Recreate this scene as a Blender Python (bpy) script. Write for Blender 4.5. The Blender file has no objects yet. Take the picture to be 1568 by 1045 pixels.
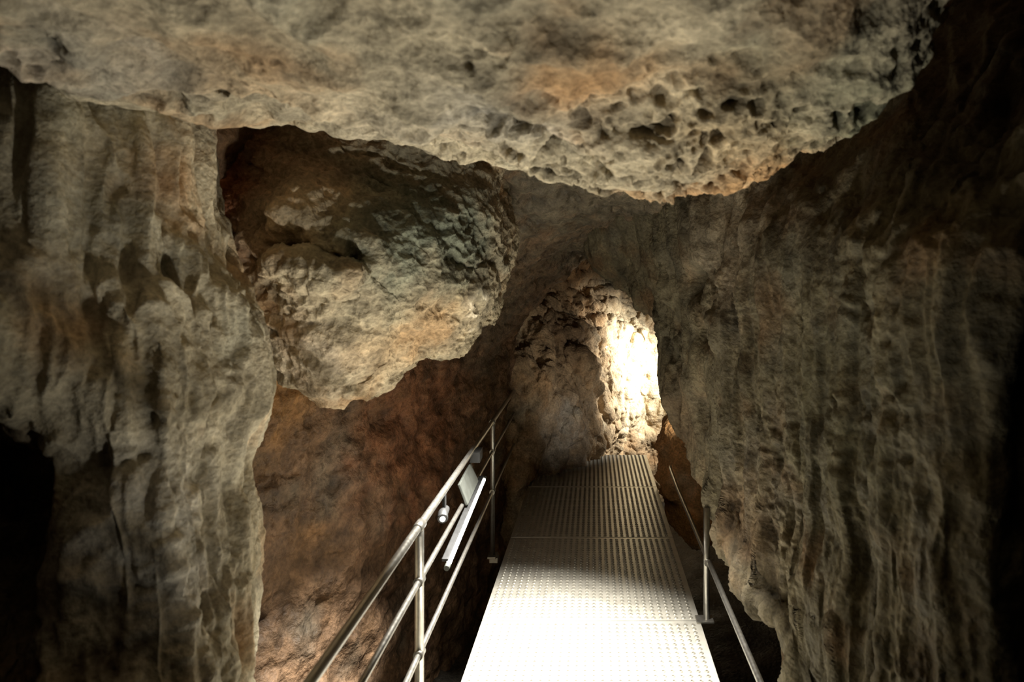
import bpy, bmesh, math
import numpy as np
from mathutils import Vector, Matrix

scene = bpy.context.scene
# ------------------------------------------------------------------ noise (table based)
_r = np.random.RandomState(7)
PERM = _r.permutation(2048).astype(np.int32)
GR = _r.normal(size=(2048, 3)); GR /= np.linalg.norm(GR, axis=1, keepdims=True)
GX, GY, GZ = [np.ascontiguousarray(GR[:, k]).astype(np.float32) for k in range(3)]
CELL = _r.rand(2048, 3)
CX, CY, CZ = [np.ascontiguousarray(CELL[:, k]).astype(np.float32) for k in range(3)]
def _split(p, off):
    out = []
    for k in range(3):
        q = p[:, k]+off[k]; fl = np.floor(q); out.append((fl.astype(np.int32), (q-fl).astype(np.float32)))
    return out
def perlin(p, s=0):
    (ix, x), (iy, y), (iz, z) = _split(p, (s*13.37, s*7.91, s*3.33))
    u = x*x*x*(x*(x*6-15)+10); v = y*y*y*(y*(y*6-15)+10); w = z*z*z*(z*(z*6-15)+10)
    rx = []
    for dx in (0, 1):
        A = PERM[(ix+dx) & 2047]; ry = []
        for dy in (0, 1):
            B = PERM[(A+iy+dy) & 2047]; rz = []
            for dz in (0, 1):
                h = PERM[(B+iz+dz) & 2047]
                rz.append(GX[h]*(x-dx)+GY[h]*(y-dy)+GZ[h]*(z-dz))
            ry.append(rz[0]+(rz[1]-rz[0])*w)
        rx.append(ry[0]+(ry[1]-ry[0])*v)
    return (rx[0]+(rx[1]-rx[0])*u)*1.6
def fbm(p, o=4, s=0, ridged=False):
    r = np.zeros(len(p), np.float32); a = 1.0; n = 0
    for k in range(o):
        v = perlin(p*(2.03**k)+k*17.3, s+k*5)
        if ridged: v = 1-2*np.abs(v)
        r += a*v; n += a; a *= 0.5
    return r/n
def worley(p, s=0):
    (ix, x), (iy, y), (iz, z) = _split(p, (s*5.37, s*9.91, s*2.33))
    d = np.full(len(p), 9.0, np.float32)
    for dx in (-1,0,1):
        A = PERM[(ix+dx) & 2047]
        for dy in (-1,0,1):
            B = PERM[(A+iy+dy) & 2047]
            for dz in (-1,0,1):
                h = PERM[(B+iz+dz) & 2047]
                d = np.minimum(d, (CX[h]+dx-x)**2+(CY[h]+dy-y)**2+(CZ[h]+dz-z)**2)
    return np.sqrt(d)

# ------------------------------------------------------------------ lofting
def crom(C, n):
    C = np.asarray(C, float); R = C.shape[0]
    seg = np.linalg.norm(np.diff(C, axis=0), axis=-1).reshape(R-1, -1).mean(1)+1e-6
    mid = ((C[1:]+C[:-1])/2).reshape(R-1, -1, 3).mean(1)
    seg = seg/(.8+np.linalg.norm(mid-np.array([0, .8, 1.2]), axis=1))      # coarser mesh far away
    cum = np.concatenate([[0], np.cumsum(seg)])
    s = np.linspace(0, cum[-1], n)
    k = np.clip(np.searchsorted(cum, s, 'right')-1, 0, R-2)
    t = ((s-cum[k])/seg[k]).reshape((-1,)+(1,)*(C.ndim-1))
    P = np.concatenate([2*C[:1]-C[1:2], C, 2*C[-1:]-C[-2:-1]], 0)
    p0, p1, p2, p3 = P[k], P[k+1], P[k+2], P[k+3]
    return 0.5*((2*p1)+(-p0+p2)*t+(2*p0-5*p1+4*p2-p3)*t*t+(-p0+3*p1-3*p2+p3)*t**3)

def rock_loft(name, ctrl, n0, n1, mat, disp, tint, inside=(0, 2.5, 1.2), feats=(), seed=0):
    G = crom(ctrl, n0)
    G = crom(np.swapaxes(G, 0, 1), n1); G = np.swapaxes(G, 0, 1)
    def normals(G):
        du = np.gradient(G, axis=0); dv = np.gradient(G, axis=1)
        n = np.cross(du, dv); n /= (np.linalg.norm(n, axis=-1, keepdims=True)+1e-9)
        return n
    N = normals(G)
    d = np.array(inside)-G; w = 1/(np.linalg.norm(d, axis=-1)**3+.05)
    sgn = 1.0 if ((N*d).sum(-1)*w).sum() > 0 else -1.0
    P = G.reshape(-1, 3); NN = N.reshape(-1, 3)*sgn
    big = disp(P, 0, seed)
    if len(feats):
        J = np.stack([perlin(P*9, 71), perlin(P*9, 72), perlin(P*9, 73)], 1)
        for (cx, cy, cz, r, dep) in feats:
            q = P-np.array([cx, cy, cz]) + 0.3*r*J
            big = big+dep*np.exp(-((q**2).sum(1)/(r*r))**1.5)
    P = P+NN*big[:, None]
    N2 = normals(P.reshape(G.shape)).reshape(-1, 3)*sgn
    fine = disp(P, 1, seed)
    P = P+N2*fine[:, None]
    col = tint(P, fine)
    idx = np.arange(n0*n1).reshape(n0, n1)
    q = np.stack([idx[:-1, :-1], idx[1:, :-1], idx[1:, 1:], idx[:-1, 1:]], -1).reshape(-1, 4)
    if sgn < 0: q = q[:, ::-1]
    me = bpy.data.meshes.new(name)
    me.vertices.add(len(P)); me.vertices.foreach_set('co', P.astype(np.float32).ravel())
    me.loops.add(q.size); me.loops.foreach_set('vertex_index', q.astype(np.int32).ravel())
    me.polygons.add(len(q)); me.polygons.foreach_set('loop_start', np.arange(0, q.size, 4, dtype=np.int32))
    me.polygons.foreach_set('use_smooth', np.ones(len(q), dtype=bool))
    me.update(calc_edges=True)
    at = me.color_attributes.new('tint', 'FLOAT_COLOR', 'POINT')
    c4 = np.ones((len(P), 4), np.float32); c4[:, :3] = np.clip(col, 0, 1)
    at.data.foreach_set('color', c4.ravel())
    me.materials.append(mat)
    ob = bpy.data.objects.new(name, me); scene.collection.objects.link(ob)
    return ob

def mk_tint(base, patches=(), seed=5, cav=0.0, stain=.4):
    base = np.array(base)
    def f(P, fine):
        c = np.tile(base, (len(P), 1))
        n = fbm(P*2.2, 3, seed)[:, None]
        c = c*(1+0.4*n)
        m = np.clip(fbm(P*3.5+9, 4, seed+3)*2.6-0.2, 0, 1)[:, None]
        c = c*(1-m*.65)+m*.65*np.array([.38, .21, .09])*(base.mean()/.26)
        g = np.clip(fbm(P*2.9+4, 3, seed+6)*2.6-0.4, 0, 1)[:, None]
        c = c*(1-g*.5)+g*.5*np.array([.27, .27, .21])*(base.mean()/.25)
        if len(patches):
            J = np.stack([fbm(P*5, 3, 81), fbm(P*5, 3, 82), fbm(P*5, 3, 83)], 1); K = 1+.9*fbm(P*12, 4, 7)
            for (x, y, z, r, cc, k) in patches:
                q = P-np.array([x, y, z])+0.7*r*J
                w = (k*np.clip(1.5*np.exp(-(q**2).sum(1)/(r*r))*K, 0, 1))[:, None]
                c = c*(1-w)+w*np.array(cc)
        st_ = fbm(P*9+3, 4, seed+11)
        c = c*(1-stain*np.clip(st_*3-.35, 0, 1))[:, None]*(1+.35*np.clip(-st_*3-.3, 0, 1))[:, None]
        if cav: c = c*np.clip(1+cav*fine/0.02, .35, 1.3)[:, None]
        return c
    return f

# ------------------------------------------------------------------ materials
def nodes(name):
    m = bpy.data.materials.new(name); m.use_nodes = True
    nt = m.node_tree; b = nt.nodes['Principled BSDF']
    return m, nt, b
def rock_mat(name, rough=.8, spec=.3, fine=60, bump=.6, wet=0, zs=1.0, con=1.0):
    m, nt, b = nodes(name); N = nt.nodes; L = nt.links
    tc = N.new('ShaderNodeTexCoord')
    mp = N.new('ShaderNodeMapping'); mp.inputs['Scale'].default_value = (1, 1, zs); L.new(tc.outputs['Object'], mp.inputs['Vector'])
    at = N.new('ShaderNodeAttribute'); at.attribute_name = 'tint'
    def noise(sc, det, ro, src):
        n = N.new('ShaderNodeTexNoise'); n.inputs['Scale'].default_value = sc; n.inputs['Detail'].default_value = det
        n.inputs['Roughness'].default_value = ro; L.new(src, n.inputs['Vector']); return n
    def rng(o, a, b_, c, d):
        r = N.new('ShaderNodeMapRange'); r.inputs[1].default_value = a; r.inputs[2].default_value = b_
        r.inputs[3].default_value = c; r.inputs[4].default_value = d; L.new(o, r.inputs[0]); return r.outputs[0]
    def mul(a, b_):
        r = N.new('ShaderNodeMath'); r.operation = 'MULTIPLY'; L.new(a, r.inputs[0]); L.new(b_, r.inputs[1]); return r.outputs[0]
    def add(a, b_, k=1):
        r = N.new('ShaderNodeMath'); r.operation = 'MULTIPLY_ADD'; L.new(b_, r.inputs[0]); r.inputs[1].default_value = k; L.new(a, r.inputs[2]); return r.outputs[0]
    n1 = noise(8, 6, .64, mp.outputs['Vector']); n2 = noise(fine, 3, .6, tc.outputs['Object'])
    v = N.new('ShaderNodeTexVoronoi'); v.inputs['Scale'].default_value = fine*.75; L.new(tc.outputs['Object'], v.inputs['Vector'])
    f1 = rng(n1.outputs['Fac'], .34, .66, 1-.4*con, 1+.4*con)
    f2 = rng(n2.outputs['Fac'], .30, .65, .65, 1.18)
    f = mul(f1, f2)
    vm = N.new('ShaderNodeVectorMath'); vm.operation = 'SCALE'
    L.new(at.outputs['Color'], vm.inputs[0]); L.new(f, vm.inputs['Scale'])
    L.new(vm.outputs[0], b.inputs['Base Color'])
    h = add(n2.outputs['Fac'], v.outputs['Distance'], -.45)
    h = add(h, n1.outputs['Fac'], 1.0)
    bp = N.new('ShaderNodeBump'); bp.inputs['Strength'].default_value = bump; bp.inputs['Distance'].default_value = .015
    L.new(h, bp.inputs['Height']); L.new(bp.outputs[0], b.inputs['Normal'])
    L.new(rng(n1.outputs['Fac'], .35, .65, rough-.2*wet, rough+.1), b.inputs['Roughness'])
    b.inputs['Specular IOR Level'].default_value = spec
    return m
M_ceil = rock_mat('limestone_ceiling', .85, .25, 70, .6, con=.6)
M_flow = rock_mat('flowstone', .78, .3, 75, .42, .4, .15, .5)
M_wall = rock_mat('cave_wall_rock', .7, .35, 50, .7, 1)
M_drap = rock_mat('fluted_wall_rock', .78, .3, 60, .5, .4, .15, .6)

def metal_mat(name, col, rough, met, sc=40):
    m, nt, b = nodes(name); N = nt.nodes; L = nt.links
    tc = N.new('ShaderNodeTexCoord'); n = N.new('ShaderNodeTexNoise'); n.inputs['Scale'].default_value = sc; n.inputs['Detail'].default_value = 4
    L.new(tc.outputs['Object'], n.inputs['Vector'])
    r = N.new('ShaderNodeValToRGB'); r.color_ramp.elements[0].position = .3; r.color_ramp.elements[1].position = .7
    r.color_ramp.elements[0].color = (*[c*.75 for c in col], 1); r.color_ramp.elements[1].color = (*col, 1)
    L.new(n.outputs['Fac'], r.inputs[0]); L.new(r.outputs[0], b.inputs['Base Color'])
    mr = N.new('ShaderNodeMapRange'); mr.inputs[3].default_value = rough-.08; mr.inputs[4].default_value = rough+.12
    L.new(n.outputs['Fac'], mr.inputs[0]); L.new(mr.outputs[0], b.inputs['Roughness'])
    b.inputs['Metallic'].default_value = met
    return m
M_deck = metal_mat('aluminium_tread', (.50, .475, .41), .36, .5, 14)
M_stud = metal_mat('worn_tread_buttons', (.34, .32, .27), .40, .5, 14)
M_steel = metal_mat('galvanised_steel', (.36, .345, .31), .32, .9, 60)
M_dark = metal_mat('black_plastic', (.02, .02, .02), .5, 0, 30)
M_hous = metal_mat('grey_lamp_housing', (.075, .08, .07), .5, .1, 30)
def emis(name, col, s):
    m, nt, b = nodes(name); b.inputs['Base Color'].default_value = (.8, .8, .8, 1)
    b.inputs['Emission Color'].default_value = (*col, 1); b.inputs['Emission Strength'].default_value = s; return m
M_led = emis('led_tube', (1, .96, .86), 28)

# ------------------------------------------------------------------ displacement recipes
def sm(x, a, b): t = np.clip((x-a)/(b-a), 0, 1); return t*t*(3-2*t)
def warp(P, f, a, s): return P+a*np.stack([fbm(P*f, 2, s), fbm(P*f, 2, s+1), fbm(P*f, 2, s+2)], 1)
def d_ceiling(P, lv, s):
    if lv == 0: return .08*fbm(P*2.3, 3, s)+.045*fbm(P*4.5, 2, s+3, True)
    pit = worley(warp(P, 14, .03, s+4)*27, s+2)
    m = sm(fbm(P*3.1, 3, s+8), .02, .3)
    near = np.exp(-(((P-np.array([.24, 1.72, 1.86]))/np.array([.52, .32, .3]))**2).sum(1)*1.0)
    m = np.clip(.8*m+near, 0, 1)
    W = warp(P, 8, .06, s+9)
    w2 = worley(W*np.array([15, 13, 18]), s+30)
    return (.006+.022*m)*fbm(W*9, 5, s+1, True)-.026*m*sm(.5-pit, 0, .35)-.065*near*sm(.45-w2, 0, .22)+.005*fbm(P*34, 2, s+3)
def d_flute(P, lv, s):
    wv = P+.014*np.stack([perlin(P*5, s+40), perlin(P*5, s+41), 0*P[:, 0]], 1)
    Q = wv*np.array([1, 1, .07])
    if lv == 0: return .055*fbm(P*2.3, 3, s)+.055*fbm(Q*4.8, 2, s+1, True)
    m = sm(fbm(P*3.0, 2, s+12), 0, .35)
    scal = worley(P*np.array([16, 16, 11])+.8*fbm(P*8, 2, s)[:, None], s+6)
    return (.042-.016*m)*fbm(Q*12, 2, s+2, True)+(.004+.016*m)*fbm(P*9, 5, s+3, True)-.018*m*sm(.5-scal, 0, .4)+.003*fbm(P*36, 2, s+5)
def d_right(P, lv, s):
    wv = P+.022*np.stack([perlin(P*4, s+40), perlin(P*4, s+41), 0*P[:, 0]], 1)
    Q = wv*np.array([1, 1, .08])
    if lv == 0: return .07*fbm(P*2.0, 3, s)+.06*fbm(Q*3.8, 2, s+1, True)
    m = sm(fbm(P*2.6, 2, s+12), 0, .35)
    k = worley(P*17+.8*fbm(P*8, 2, s)[:, None], s+6)
    return .038*fbm(Q*10, 3, s+2, True)+(.008+.016*m)*fbm(P*8, 5, s+3, True)-.014*m*sm(.5-k, 0, .4)+.003*fbm(P*36, 2, s+5)
def d_block(P, lv, s):
    if lv == 0:
        Q = P@np.array([[.9, .2, .35], [-.2, .95, .1], [-.35, .1, .92]])
        return .04*fbm(P*3, 3, s)+.05*(np.abs(fbm(Q*np.array([2, 2, 5]), 2, s+4))*2-.4)
    k = worley(P*np.array([22, 22, 32])+1.0*fbm(P*10, 2, s)[:, None], s+6)
    m = sm(fbm(P*3, 2, s+9), -.3, .3)
    return .026*fbm(P*8, 5, s+2, True)+.030*m*(k-.5)+.005*fbm(P*35, 2, s+3)
def d_wall(P, lv, s):
    if lv == 0: return .08*fbm(P*1.8, 3, s)+.045*fbm(P*np.array([4, 1.6, 4]), 3, s+3, True)
    k = worley(P*20+.6*fbm(P*10, 2, s)[:, None], s+6)
    return .03*fbm(P*np.array([6, 5, 4]), 4, s+2, True)+.018*(.5-k)+.004*fbm(P*30, 2, s+3)
def d_folds(P, lv, s):
    Q = (P+.06*np.stack([perlin(P*3, s+40), perlin(P*3, s+41), perlin(P*3, s+42)], 1))@np.array([[1, 0, .25], [0, 1, 0], [-.25, 0, .5]])
    up = sm(P[:, 2], 1.05, 1.35)
    sh = (P+.05*np.stack([perlin(P*4, s+50), perlin(P*4, s+51), perlin(P*4, s+52)], 1))@np.array([[.35, 0, .3], [0, .5, 0], [-.5, 0, 1.6]])
    if lv == 0: return (1-up)*.13*fbm(Q*2.3, 2, s, True)+.10*fbm(P*2.6, 3, s+7)+up*.14*fbm(sh*3.2, 2, s+17, True)
    k = worley(warp(P, 6, .06, s+60)*np.array([9, 9, 7]), s+61)
    return .06*fbm(Q*6, 5, s+2, True)+.04*(.5-k)*(1-sm(P[:, 0], 0, .3))+.016*fbm(P*18, 3, s+3, True)
def d_floor(P, lv, s):
    return .08*fbm(P*2.5, 4, s) if lv == 0 else .02*fbm(P*12, 3, s)

# ------------------------------------------------------------------ ROCK MASSES (metres; walkway runs +Y, deck top at z=0)
ORG = (.47, .255, .10); RUST = (.36, .11, .04); GRN = (.14, .155, .115)
lip = np.array([(-1.257,1.3,2.035),(-1.19,1.5,1.988),(-1.098,1.7,1.956),(-.927,1.9,1.976),(-.67,2.0,1.945),(-.342,2.1,1.935),
 (-.153,2.0,1.845),(.093,1.95,1.820),(.336,1.9,1.81),(.52,1.85,1.885),(.655,1.8,2.0),(.735,1.7,2.09),(.735,1.55,2.17),(.634,1.3,2.209)])
lip = lip+np.array([0, 0, .02])
r1 = np.array([(-1.15,.8,2.05),(-1.05,.9,2.02),(-.9,1.0,1.98),(-.72,1.1,1.97),(-.5,1.15,1.96),(-.27,1.2,1.94),(-.1,1.2,1.93),(.08,1.2,1.93),
 (.25,1.2,1.94),(.38,1.2,1.97),(.47,1.18,2.01),(.52,1.15,2.06),(.53,1.05,2.12),(.5,.85,2.17)])
xs = np.linspace(-1.4, .35, 14)
r0 = np.stack([xs, np.full(14, .1), np.full(14, 2.2)], 1)
th = np.concatenate([np.full(9, math.pi/2), np.linspace(math.pi/3, 0, 5)])
out = np.stack([np.cos(th), np.sin(th), 0*th], 1)
r2 = r1*.5+lip*.5+np.array([0, 0, -.02])
r3 = r1*.15+lip*.85+np.array([0, 0, -.02])
up = np.array([0, 0, 1.0])
r5 = lip+out*.05+up*.07; r6 = lip+out*.10+up*.25; r7 = lip+out*.12+up*.6
ceilA = np.stack([r0, r1, r2, r3, lip, r5, r6, r7])
rock_loft('ceiling_boulder', ceilA, 520, 760, M_ceil, d_ceiling,
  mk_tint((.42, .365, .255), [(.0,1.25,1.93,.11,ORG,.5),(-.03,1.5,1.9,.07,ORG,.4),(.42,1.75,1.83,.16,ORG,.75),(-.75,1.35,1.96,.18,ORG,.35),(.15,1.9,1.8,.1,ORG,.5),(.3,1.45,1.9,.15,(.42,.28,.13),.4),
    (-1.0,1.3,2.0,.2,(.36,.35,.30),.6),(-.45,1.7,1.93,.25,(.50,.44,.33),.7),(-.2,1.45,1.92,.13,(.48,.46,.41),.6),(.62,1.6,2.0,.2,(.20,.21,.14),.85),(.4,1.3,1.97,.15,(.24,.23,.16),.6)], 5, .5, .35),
  inside=(0, 1.5, 1.0), feats=[(-.18,1.5,1.89,.036,-.13),(-.10,1.52,1.89,.02,-.06),(-.07,1.6,1.89,.022,-.06),(-.62,1.65,1.95,.06,-.05),(-.5,1.55,1.93,.12,.04),(.1,1.55,1.87,.15,.05),(-.95,1.5,1.97,.05,-.05),(.55,1.5,2.0,.14,.05),(-1.02,1.75,1.97,.05,-.06),(-.85,1.85,1.98,.04,-.07),(-.3,2.0,1.9,.06,-.04)], seed=3)

# flowstone column
lev = [(-1.19,1.75,2.3),(-1.164,1.75,2.053),(-1.085,1.75,1.868),(-1.022,1.75,1.718),(-.933,1.75,1.55),(-.845,1.7,1.386),(-.82,1.7,1.256),
       (-.853,1.7,1.126),(-.859,1.65,.979),(-.848,1.65,.79),(-.829,1.6,.59),(-.82,1.6,.1),(-.79,1.6,-.9)]
rows = []
for i, (x, y, z) in enumerate(lev):
    x -= [.02,.02,.05,.09,.12,.13,.13,.12,.11,.10,.09,.09,.09][i]
    k = [0,0,0,0,0,.15,.45,.75,.85,.7,.5,.6,.8][i]; q = 1-k
    rows.append([(x-.4,y+.65,z),(x-.16,y+.45,z),(x-.02,y+.15,z),(x,y,z),(x-.05,y-.11,z),(x-.12*k-.16*q,y-.17*k-.22*q,z-.01),
      (x-.19*k-.27*q,y-.08*k-.30*q,z-.02),(x-.27*k-.40*q,y+.18*k-.38*q,z-.02),(x-.50*k-.62*q,y+.24*k-.45*q,z),(x-.85,y-.62+.6*k,z),(x-1.1,y-1.2+.3*k,z)])
rock_loft('flowstone_column', rows, 500, 560, M_flow, d_flute,
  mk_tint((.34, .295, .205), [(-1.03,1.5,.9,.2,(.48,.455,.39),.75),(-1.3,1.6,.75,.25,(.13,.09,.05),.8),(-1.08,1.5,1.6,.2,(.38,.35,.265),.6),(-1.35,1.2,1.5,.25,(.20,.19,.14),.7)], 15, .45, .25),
  inside=(0, 1.2, 1.1), feats=[(-1.2,1.35,1.72,.09,-.09),(-1.15,1.4,1.9,.05,-.04),(-1.0,1.5,1.5,.1,.04)], seed=21)

# hanging boulder
C = [[(-1.58,2.5,2.25),(-1.27,2.5,2.25),(-1.05,2.55,2.25),(-.82,2.6,2.25),(-.63,2.75,2.25),(-.5,2.9,2.25),(-.445,3.1,2.25)],
 [(-1.5,2.5,1.93),(-1.24,2.45,1.92),(-.99,2.40,1.91),(-.79,2.5,1.93),(-.6,2.65,1.96),(-.48,2.85,1.99),(-.435,3.1,2.03)],
 [(-1.4,2.42,1.66),(-1.14,2.30,1.655),(-.925,2.2,1.65),(-.74,2.28,1.657),(-.56,2.5,1.67),(-.455,2.78,1.69),(-.403,3.05,1.70)],
 [(-1.33,2.4,1.45),(-1.135,2.33,1.455),(-.925,2.25,1.456),(-.735,2.33,1.454),(-.597,2.55,1.45),(-.496,2.8,1.447),(-.461,3.05,1.442)],
 [(-1.268,2.5,1.237),(-1.125,2.5,1.175),(-.969,2.5,1.122),(-.771,2.6,1.20),(-.671,2.75,1.26),(-.583,2.9,1.31),(-.513,3.1,1.375)]]
C = np.array(C)
C = np.concatenate([C, C[:, -1:]+np.array([-.03,.4,0]), C[:, -1:]+np.array([-.15,1.0,0])], 1)
C = np.concatenate([C, C[-1:]+np.array([-.02,.25,.02]), C[-1:]+np.array([-.1,.7,.2])], 0)
crack = [(x, 2.23, 1.665-.05*(x+1.05)/.3+.012*math.sin(x*31), .034, -.12) for x in np.linspace(-1.08, -.76, 10)]
ledge = [(x, 2.2, 1.60-.05*(x+1.05)/.3, .05, .04) for x in np.linspace(-1.06, -.78, 6)]
rock_loft('hanging_boulder', C, 480, 520, M_ceil, d_block,
  mk_tint((.31, .26, .175), [(-.72,2.4,1.75,.24,GRN,.9),(-.55,2.6,1.72,.24,GRN,.9),(-1.3,2.4,1.87,.18,RUST,.9),(-1.0,2.35,1.82,.17,(.58,.45,.29),.9),
     (-.65,2.6,1.38,.14,ORG,.45),(-.8,2.45,1.3,.12,(.44,.31,.17),.5),(-1.0,2.4,1.25,.15,(.38,.32,.24),.6)], 25, .5, .35),
  inside=(0, 1.5, 1.2), feats=crack+ledge+[(-.98,2.27,1.80,.11,.09),(-1.28,2.35,1.83,.07,-.05),(-.84,2.3,1.88,.05,-.11),(-.80,2.3,1.82,.035,-.08),(-1.15,2.3,1.62,.04,-.06)], seed=41)

# left wall + vault
st = [
 [(-2.0,.6,-1.2),(-2.0,.6,0),(-2.0,.6,.7),(-2.0,.6,1.4),(-1.8,.6,2.1),(-1.1,.6,2.65),(0,.6,2.8),(1.4,.6,2.75),(2.3,.6,2.3)],
 [(-2.0,1.5,-1.2),(-2.0,1.5,0),(-2.0,1.5,.7),(-2.0,1.5,1.4),(-1.8,1.5,2.1),(-1.1,1.5,2.65),(0,1.5,2.8),(1.4,1.5,2.75),(2.3,1.5,2.3)],
 [(-1.7,2.4,-1.2),(-1.68,2.4,0),(-1.65,2.4,.7),(-1.6,2.4,1.3),(-1.5,2.4,1.8),(-.9,2.4,2.4),(0,2.4,2.5),(1.0,2.4,2.4),(1.6,2.4,2.0)],
 [(-1.3,3.2,-1.2),(-1.3,3.2,0),(-1.3,3.2,.7),(-1.25,3.2,1.2),(-1.05,3.2,1.6),(-.65,3.2,2.05),(0,3.2,2.15),(.6,3.2,2.05),(1.0,3.2,1.7)],
 [(-1.05,4,-1.2),(-1.05,4,0),(-1.05,4,.7),(-1.0,4,1.15),(-.82,4,1.45),(-.5,4,1.82),(0,4,1.97),(.45,4,1.87),(.8,4,1.5)],
 [(-.85,4.7,-1.2),(-.85,4.7,0),(-.85,4.7,.7),(-.78,4.7,1.1),(-.65,4.7,1.4),(-.42,4.7,1.68),(-.05,4.7,1.88),(.35,4.7,1.73),(.6,4.7,1.4)],
 [(-.70,5.2,-1.2),(-.69,5.2,0),(-.68,5.2,.7),(-.62,5.2,1.1),(-.53,5.2,1.33),(-.38,5.2,1.54),(-.05,5.2,1.84),(.30,5.2,1.74),(.5,5.2,1.36)],
 [(-.80,5.4,-1.2),(-.80,5.4,0),(-.80,5.4,.7),(-.75,5.4,1.2),(-.65,5.4,1.55),(-.47,5.4,1.8),(0,5.4,2.0),(.35,5.4,1.9),(.65,5.4,1.6)],
 [(-1.3,5.7,-1.2),(-1.3,5.7,0),(-1.3,5.7,.7),(-1.25,5.7,1.3),(-1.1,5.7,1.9),(-.7,5.7,2.3),(0,5.7,2.5),(.9,5.7,2.4),(1.5,5.7,2.2)]]
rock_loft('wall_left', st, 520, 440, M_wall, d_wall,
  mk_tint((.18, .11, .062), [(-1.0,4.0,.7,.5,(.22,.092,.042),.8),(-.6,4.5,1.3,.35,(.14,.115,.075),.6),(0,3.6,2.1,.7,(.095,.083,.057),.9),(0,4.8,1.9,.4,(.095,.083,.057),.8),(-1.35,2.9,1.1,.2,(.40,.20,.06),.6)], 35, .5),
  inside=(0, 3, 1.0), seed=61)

# end wall: rugged left buttress, then the passage runs off to the right
base = [(-1.3,5.2),(-.75,5.3),(-.55,5.5),(-.38,5.85),(-.20,6.15),(-.05,6.6),(.12,7.15),(.5,7.7),(1.2,8.0),(2.2,7.9),(3.0,7.2)]
zz = [(-1.0,-.05),(-.3,-.02),(.15,0),(.5,.03),(.85,.10),(1.15,.25),(1.4,.5),(1.65,.60),(1.95,.5),(2.25,.1),(2.45,-.6)]
E = [[(x-.25*o*(1 if x < -.2 else .2)+.10*math.sin(z*2.3+.6), y+o*(1 if x < 0 else .5)+.04, z) for (x, y) in base] for (z, o) in zz]
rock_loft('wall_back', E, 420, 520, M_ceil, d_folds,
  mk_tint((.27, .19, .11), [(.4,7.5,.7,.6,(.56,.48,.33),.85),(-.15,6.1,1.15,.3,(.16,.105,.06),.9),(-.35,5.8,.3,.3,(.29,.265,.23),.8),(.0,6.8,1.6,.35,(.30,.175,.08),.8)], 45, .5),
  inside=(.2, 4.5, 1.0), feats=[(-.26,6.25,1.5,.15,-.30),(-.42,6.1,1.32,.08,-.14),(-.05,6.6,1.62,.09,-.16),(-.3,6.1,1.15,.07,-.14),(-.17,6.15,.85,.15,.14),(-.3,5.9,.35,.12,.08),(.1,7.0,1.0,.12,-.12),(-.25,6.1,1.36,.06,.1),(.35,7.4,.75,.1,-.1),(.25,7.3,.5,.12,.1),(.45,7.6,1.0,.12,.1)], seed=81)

# right wall
K = [((.78,2.2,-1.0),-1.0),((.66,2.2,.247),.5),((.62,2.6,.38),.68),((.60,3.0,.495),.85),((.56,3.4,.62),1.0),((.49,3.7,.79),1.15),
     ((.43,3.9,.977),1.3),((.43,4.1,1.304),1.5),((.275,4.4,1.542),1.7),((.07,4.6,1.742),1.88),((.08,4.25,2.15),2.15)]
F = []
for (R, z3) in K:
    R = np.array(R); e = max(0, z3-1.6)
    f3 = np.array([.84+.9*e, 1.55+.2*e, z3])
    F.append([R+np.array([.7,1.0,0]), R+np.array([.2,.55,0]), R+np.array([.04,.15,0]), R, R*.86+f3*.14+np.array([.03,0,0]), R*.62+f3*.38+np.array([.0,0,0]),
              R*.32+f3*.68+np.array([-.01,0,0]), f3, np.array([1.0+.9*e,1.52,z3]), np.array([1.5+.5*e,1.6,z3+.3*e]), np.array([2.3,1.2,z3+e])])
F.append([p+np.array([.15*i/4, .1, .45]) for i, p in enumerate(F[-1])])
rock_loft('wall_right', F, 500, 640, M_drap, d_right,
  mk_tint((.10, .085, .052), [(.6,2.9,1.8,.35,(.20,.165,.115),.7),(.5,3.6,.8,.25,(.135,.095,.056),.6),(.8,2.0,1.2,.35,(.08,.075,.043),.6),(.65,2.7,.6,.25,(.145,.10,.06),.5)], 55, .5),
  inside=(0, 2.5, 1.0), feats=[(.56,3.3,1.55,.10,-.16),(.55,3.25,1.3,.07,-.08),(.58,3.3,.95,.10,-.12),(.6,2.95,1.35,.10,.06),(.55,3.1,1.85,.12,.05),(.45,3.7,1.5,.12,.05)], seed=101)

def blob(name, c, r, mat, tint, seed, n=100):
    th = np.linspace(0, 2*np.pi, 9); ph = np.linspace(.02, np.pi-.02, 9)
    G = [[(c[0]+r[0]*math.sin(p)*math.cos(t), c[1]+r[1]*math.sin(p)*math.sin(t), c[2]+r[2]*math.cos(p)) for t in th] for p in ph]
    return rock_loft(name, G, n, n*2, mat, d_block, tint, inside=(c[0]-1.5, c[1]-2, c[2]), seed=seed)
blob('orange_boulder', (.87, 5.3, .16), (.40, .34, .64), M_ceil, mk_tint((.56, .31, .13), [], 65, .3), 121)

fx = np.linspace(-3, 3, 9); fy = np.linspace(-1.5, 8.6, 12)
FL = [[(x, y, -.95+.12*abs(x)) for x in fx] for y in fy]
rock_loft('floor', FL, 180, 140, M_wall, d_floor, mk_tint((.05, .042, .032), [], 75), inside=(0, 3, 2), seed=131)

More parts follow.
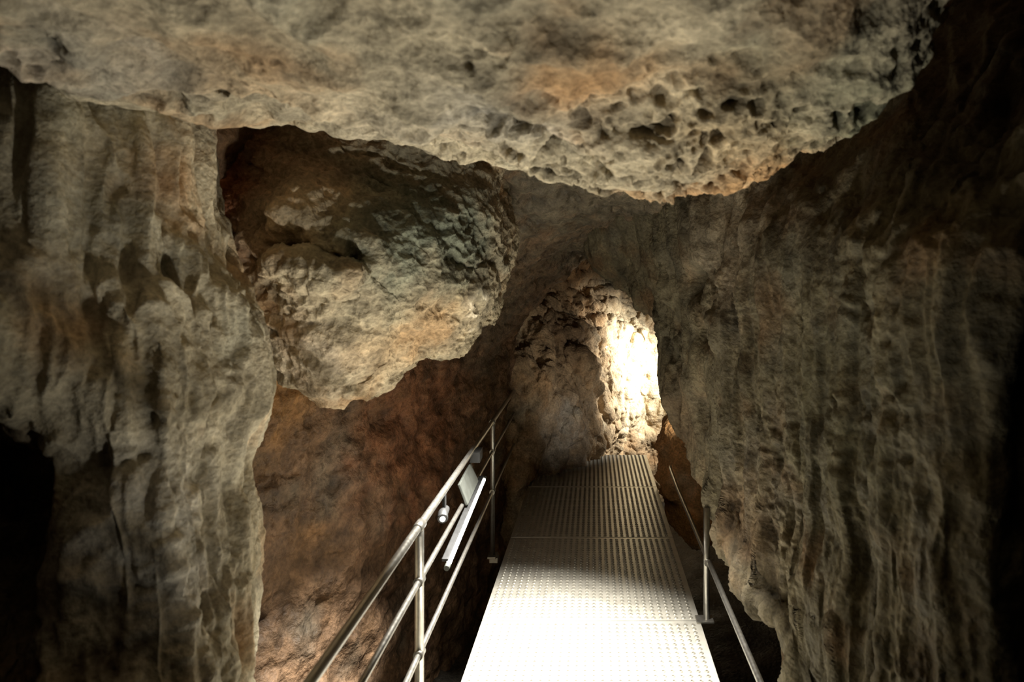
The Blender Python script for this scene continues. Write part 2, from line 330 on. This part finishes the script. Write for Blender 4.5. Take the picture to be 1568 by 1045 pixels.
# ------------------------------------------------------------------ metalwork helper
class Build:
    def __init__(s, name): s.bm = bmesh.new(); s.name = name; s.mats = []
    def mi(s, m):
        if m not in s.mats: s.mats.append(m)
        return s.mats.index(m)
    def tube(s, pts, r, mat, seg=16, smooth=True, caps=True):
        pts = [Vector(p) for p in pts]; rings = []; k = s.mi(mat)
        for i, p in enumerate(pts):
            d = (pts[min(i+1, len(pts)-1)]-pts[max(i-1, 0)]).normalized()
            a = d.cross(Vector((0, 0, 1)))
            if a.length < .05: a = Vector((1, 0, 0))
            a.normalize(); b = a.cross(d).normalized()
            rr = r[i] if isinstance(r, (list, tuple)) else r
            rings.append([s.bm.verts.new(p+(a*math.cos(t)+b*math.sin(t))*rr) for t in [2*math.pi*j/seg for j in range(seg)]])
        for A, B in zip(rings[:-1], rings[1:]):
            for j in range(seg):
                f = s.bm.faces.new((A[j], A[(j+1) % seg], B[(j+1) % seg], B[j])); f.smooth = smooth; f.material_index = k
        if caps:
            for R in (rings[0], rings[-1]):
                f = s.bm.faces.new(R); f.material_index = k
    def box(s, c, size, mat, rot=None, bev=.003):
        k = s.mi(mat); r = bmesh.ops.create_cube(s.bm, size=1)
        M = Matrix.Translation(c) @ (rot.to_4x4() if rot else Matrix.Identity(4)) @ Matrix.Diagonal((*size, 1))
        bmesh.ops.transform(s.bm, matrix=M, verts=r['verts'])
        fs = set(f for v in r['verts'] for f in v.link_faces)
        for f in fs: f.material_index = k
        if bev:
            es = list(set(e for v in r['verts'] for e in v.link_edges))
            bmesh.ops.bevel(s.bm, geom=es, offset=bev, segments=2, affect='EDGES', profile=.6, material=k)
    def done(s):
        bmesh.ops.recalc_face_normals(s.bm, faces=s.bm.faces)
        me = bpy.data.meshes.new(s.name); s.bm.to_mesh(me); s.bm.free()
        for m in s.mats: me.materials.append(m)
        ob = bpy.data.objects.new(s.name, me); scene.collection.objects.link(ob); return ob

# ------------------------------------------------------------------ walkway
W = Build('metal_walkway')
XL, XR = -.515, .485
seams = [-.08, .99, 2.06, 3.13, 4.2, 5.3, 6.35]
for a, b in zip(seams[:-1], seams[1:]):
    g = .003
    W.box(((XL+XR)/2, (a+b)/2, -.004), (XR-XL, b-a-2*g, .008), M_deck, bev=.002)
    W.box((XL+.006, (a+b)/2, -.035), (.012, b-a-2*g, .06), M_deck)
    W.box((XR-.006, (a+b)/2, -.035), (.012, b-a-2*g, .06), M_deck)
    W.box(((XL+XR)/2, b-.03, -.05), (XR-XL-.04, .05, .08), M_steel)
W.box((XL+.05, 3.0, -.10), (.06, 6.2, .10), M_steel); W.box((XR-.05, 3.0, -.10), (.06, 6.2, .10), M_steel)
for y in (.99, 3.13, 5.2):
    for x in (XL+.05, XR-.05): W.box((x, y, -.5), (.05, .05, .75), M_steel)
walk = W.done()
pit = .0345; vs = []; fs = []
seg = 8
ring = [(math.cos(2*math.pi*j/seg), math.sin(2*math.pi*j/seg)) for j in range(seg)]
xs_ = np.arange(XL+.03, XR-.02, pit)
for a, b in zip(seams[:-1], seams[1:]):
    for row, yy in enumerate(np.arange(a+.025, b-.015, pit)):
        for xx in xs_:
            o = len(vs)
            for (rr, z) in ((.0110, 0.0), (.0072, .0045), (.0052, .0045), (.0045, .0005)):
                for (cx, cy) in ring: vs.append((xx+cx*rr, yy+cy*rr, z))
            for q in range(3):
                for j in range(seg):
                    j2 = (j+1) % seg
                    fs.append((o+q*seg+j, o+q*seg+j2, o+(q+1)*seg+j2, o+(q+1)*seg+j))
            fs.append(tuple(o+3*seg+j for j in range(seg)))
me = bpy.data.meshes.new('tread_buttons'); me.from_pydata(vs, [], fs); me.materials.append(M_stud)
tb = bpy.data.objects.new('tread_buttons', me); scene.collection.objects.link(tb); tb.parent = walk

# ------------------------------------------------------------------ handrails
def lx(y): return -.535-(y-.6)*.018
H = Build('handrail')
for h in (.75, .574, .34):
    H.tube([(lx(y), y, h) for y in (-.1, .6, 2.2, 4.0, 5.25)], .0125 if h > .7 else .009, M_steel)
for y in (.4, 2.2, 4.0):
    H.tube([(lx(y), y, -.03), (lx(y), y, .72), (lx(y), y, .75)], .0145, M_steel)
    H.box((lx(y), y, -.035), (.05, .09, .012), M_steel); H.box((lx(y)+.01, y, -.055), (.05, .06, .03), M_steel)
    for h in (.574, .34): H.tube([(lx(y), y-.02, h), (lx(y), y+.02, h)], .016, M_steel)
    H.tube([(lx(y), y-.03, .75), (lx(y), y+.03, .75)], .0165, M_steel)
H.done()
R_ = Build('handrail')
R_.tube([(.525, y, .27) for y in (-.1, 1.5, 3.0, 4.3)]+[(.53, 4.75, .28), (.54, 4.85, .27)], .011, M_steel)
for y in (1.1, 3.13):
    R_.tube([(.515, y, 0), (.515, y, .52)], .0145, M_steel)
    R_.box((.505, y, .005), (.08, .07, .010), M_steel)
    R_.tube([(.518, y-.02, .27), (.518, y+.02, .27)], .0165, M_steel)
R_.done()

# ------------------------------------------------------------------ LED batten on the left rail
B = Build('led_batten_lamp')
p0 = Vector((-.535, 2.5, .507)); p1 = Vector((-.55, 3.4, .573)); d = (p1-p0).normalized()
B.tube([p0, p1], .0085, M_led)
B.tube([p0-d*.03, p0+d*.002], .010, M_hous); B.tube([p1-d*.002, p1+d*.03], .010, M_hous)
side = d.cross(Vector((0, 0, 1))).normalized(); upv = side.cross(d)
rot = Matrix((side, d, upv)).transposed()
B.box((p0+p1)/2+upv*.016-side*.012, (.024, .9, .012), M_dark, rot)
B.box(p0*.3+p1*.7+upv*.08-side*.03, (.012, .30, .10), M_hous, rot @ Matrix.Rotation(-.35, 3, 'Y'))
B.box(p0*.12+p1*.88+upv*.16-side*.02, (.05, .09, .05), M_dark, rot)
B.done()
S = Build('spotlight')
c = Vector((-.565, 2.55, .68))
S.tube([c+Vector((0, .05, .0)), c+Vector((0, .0, 0)), c+Vector((.005, -.03, -.01)), c+Vector((.006, -.034, -.011))], [.014, .018, .020, .018], M_dark)
S.tube([c+Vector((.006, -.034, -.011)), c+Vector((.006, -.037, -.0115))], .010, emis('spot_lens', (1, 1, 1), 4))
S.box(c+Vector((0, .02, .04)), (.012, .02, .06), M_dark)
S.done()

# ------------------------------------------------------------------ lights
def spot(name, loc, tgt, p, ang, blend, rad, col=(1, 1, 1)):
    l = bpy.data.lights.new(name, 'SPOT'); l.energy = p; l.spot_size = math.radians(ang); l.spot_blend = blend
    l.shadow_soft_size = rad; l.color = col
    o = bpy.data.objects.new(name, l); o.location = loc
    o.rotation_euler = (Vector(tgt)-Vector(loc)).to_track_quat('-Z', 'Y').to_euler(); scene.collection.objects.link(o)
spot('walkway_fill', (-.02, 2.62, 2.02), (-.33, 2.55, 0), 2300, 64, 1, .05, (1, .965, .89))  # added light without a fixture, hidden behind the ceiling lip to overexpose the deck
spot('exit_daylight', (1.5, 6.8, 1.05), (.25, 7.3, .45), 420, 95, 1, .10, (1, .965, .87))
spot('passage_fill', (.66, 4.75, .5), (-.3, 6.1, .95), 24, 75, 1, .03, (1, .92, .78))  # added fill, out of sight behind the right wall, lifts the far left buttress
spot('ceiling_bounce_fill', (.0, 1.1, .12), (-.24, 1.75, 1.9), 58, 94, 1, .035, (1, .94, .82))  # no fixture here: added uplight imitating bounce off the bright deck
spot('boulder_fill', (-.1, 1.95, .15), (-1.08, 2.4, 1.86), 46, 62, 1, .03, (1, .93, .80))  # unseen fill added to brighten the hanging boulder's dark upper face
w = bpy.data.worlds.new('cave_dark'); scene.world = w; w.use_nodes = True
w.node_tree.nodes['Background'].inputs[0].default_value = (.5, .55, .6, 1); w.node_tree.nodes['Background'].inputs[1].default_value = .001
try:
    scene.view_settings.view_transform = 'Standard'; scene.view_settings.look = 'None'
except Exception as ex:
    print('look', ex)

# ------------------------------------------------------------------ camera
cd = bpy.data.cameras.new('camera'); cam = bpy.data.objects.new('camera', cd); scene.collection.objects.link(cam)
cd.sensor_width = 36; cd.lens = 24; cd.shift_x = -126/1568; cd.shift_y = -72.5/1568
cam.location = (0, 0, 1.5); cam.rotation_euler = (math.radians(90), 0, 0)
cd.clip_start = .02
cd.dof.use_dof = True; cd.dof.focus_distance = 4.2; cd.dof.aperture_fstop = 3.2
scene.camera = cam
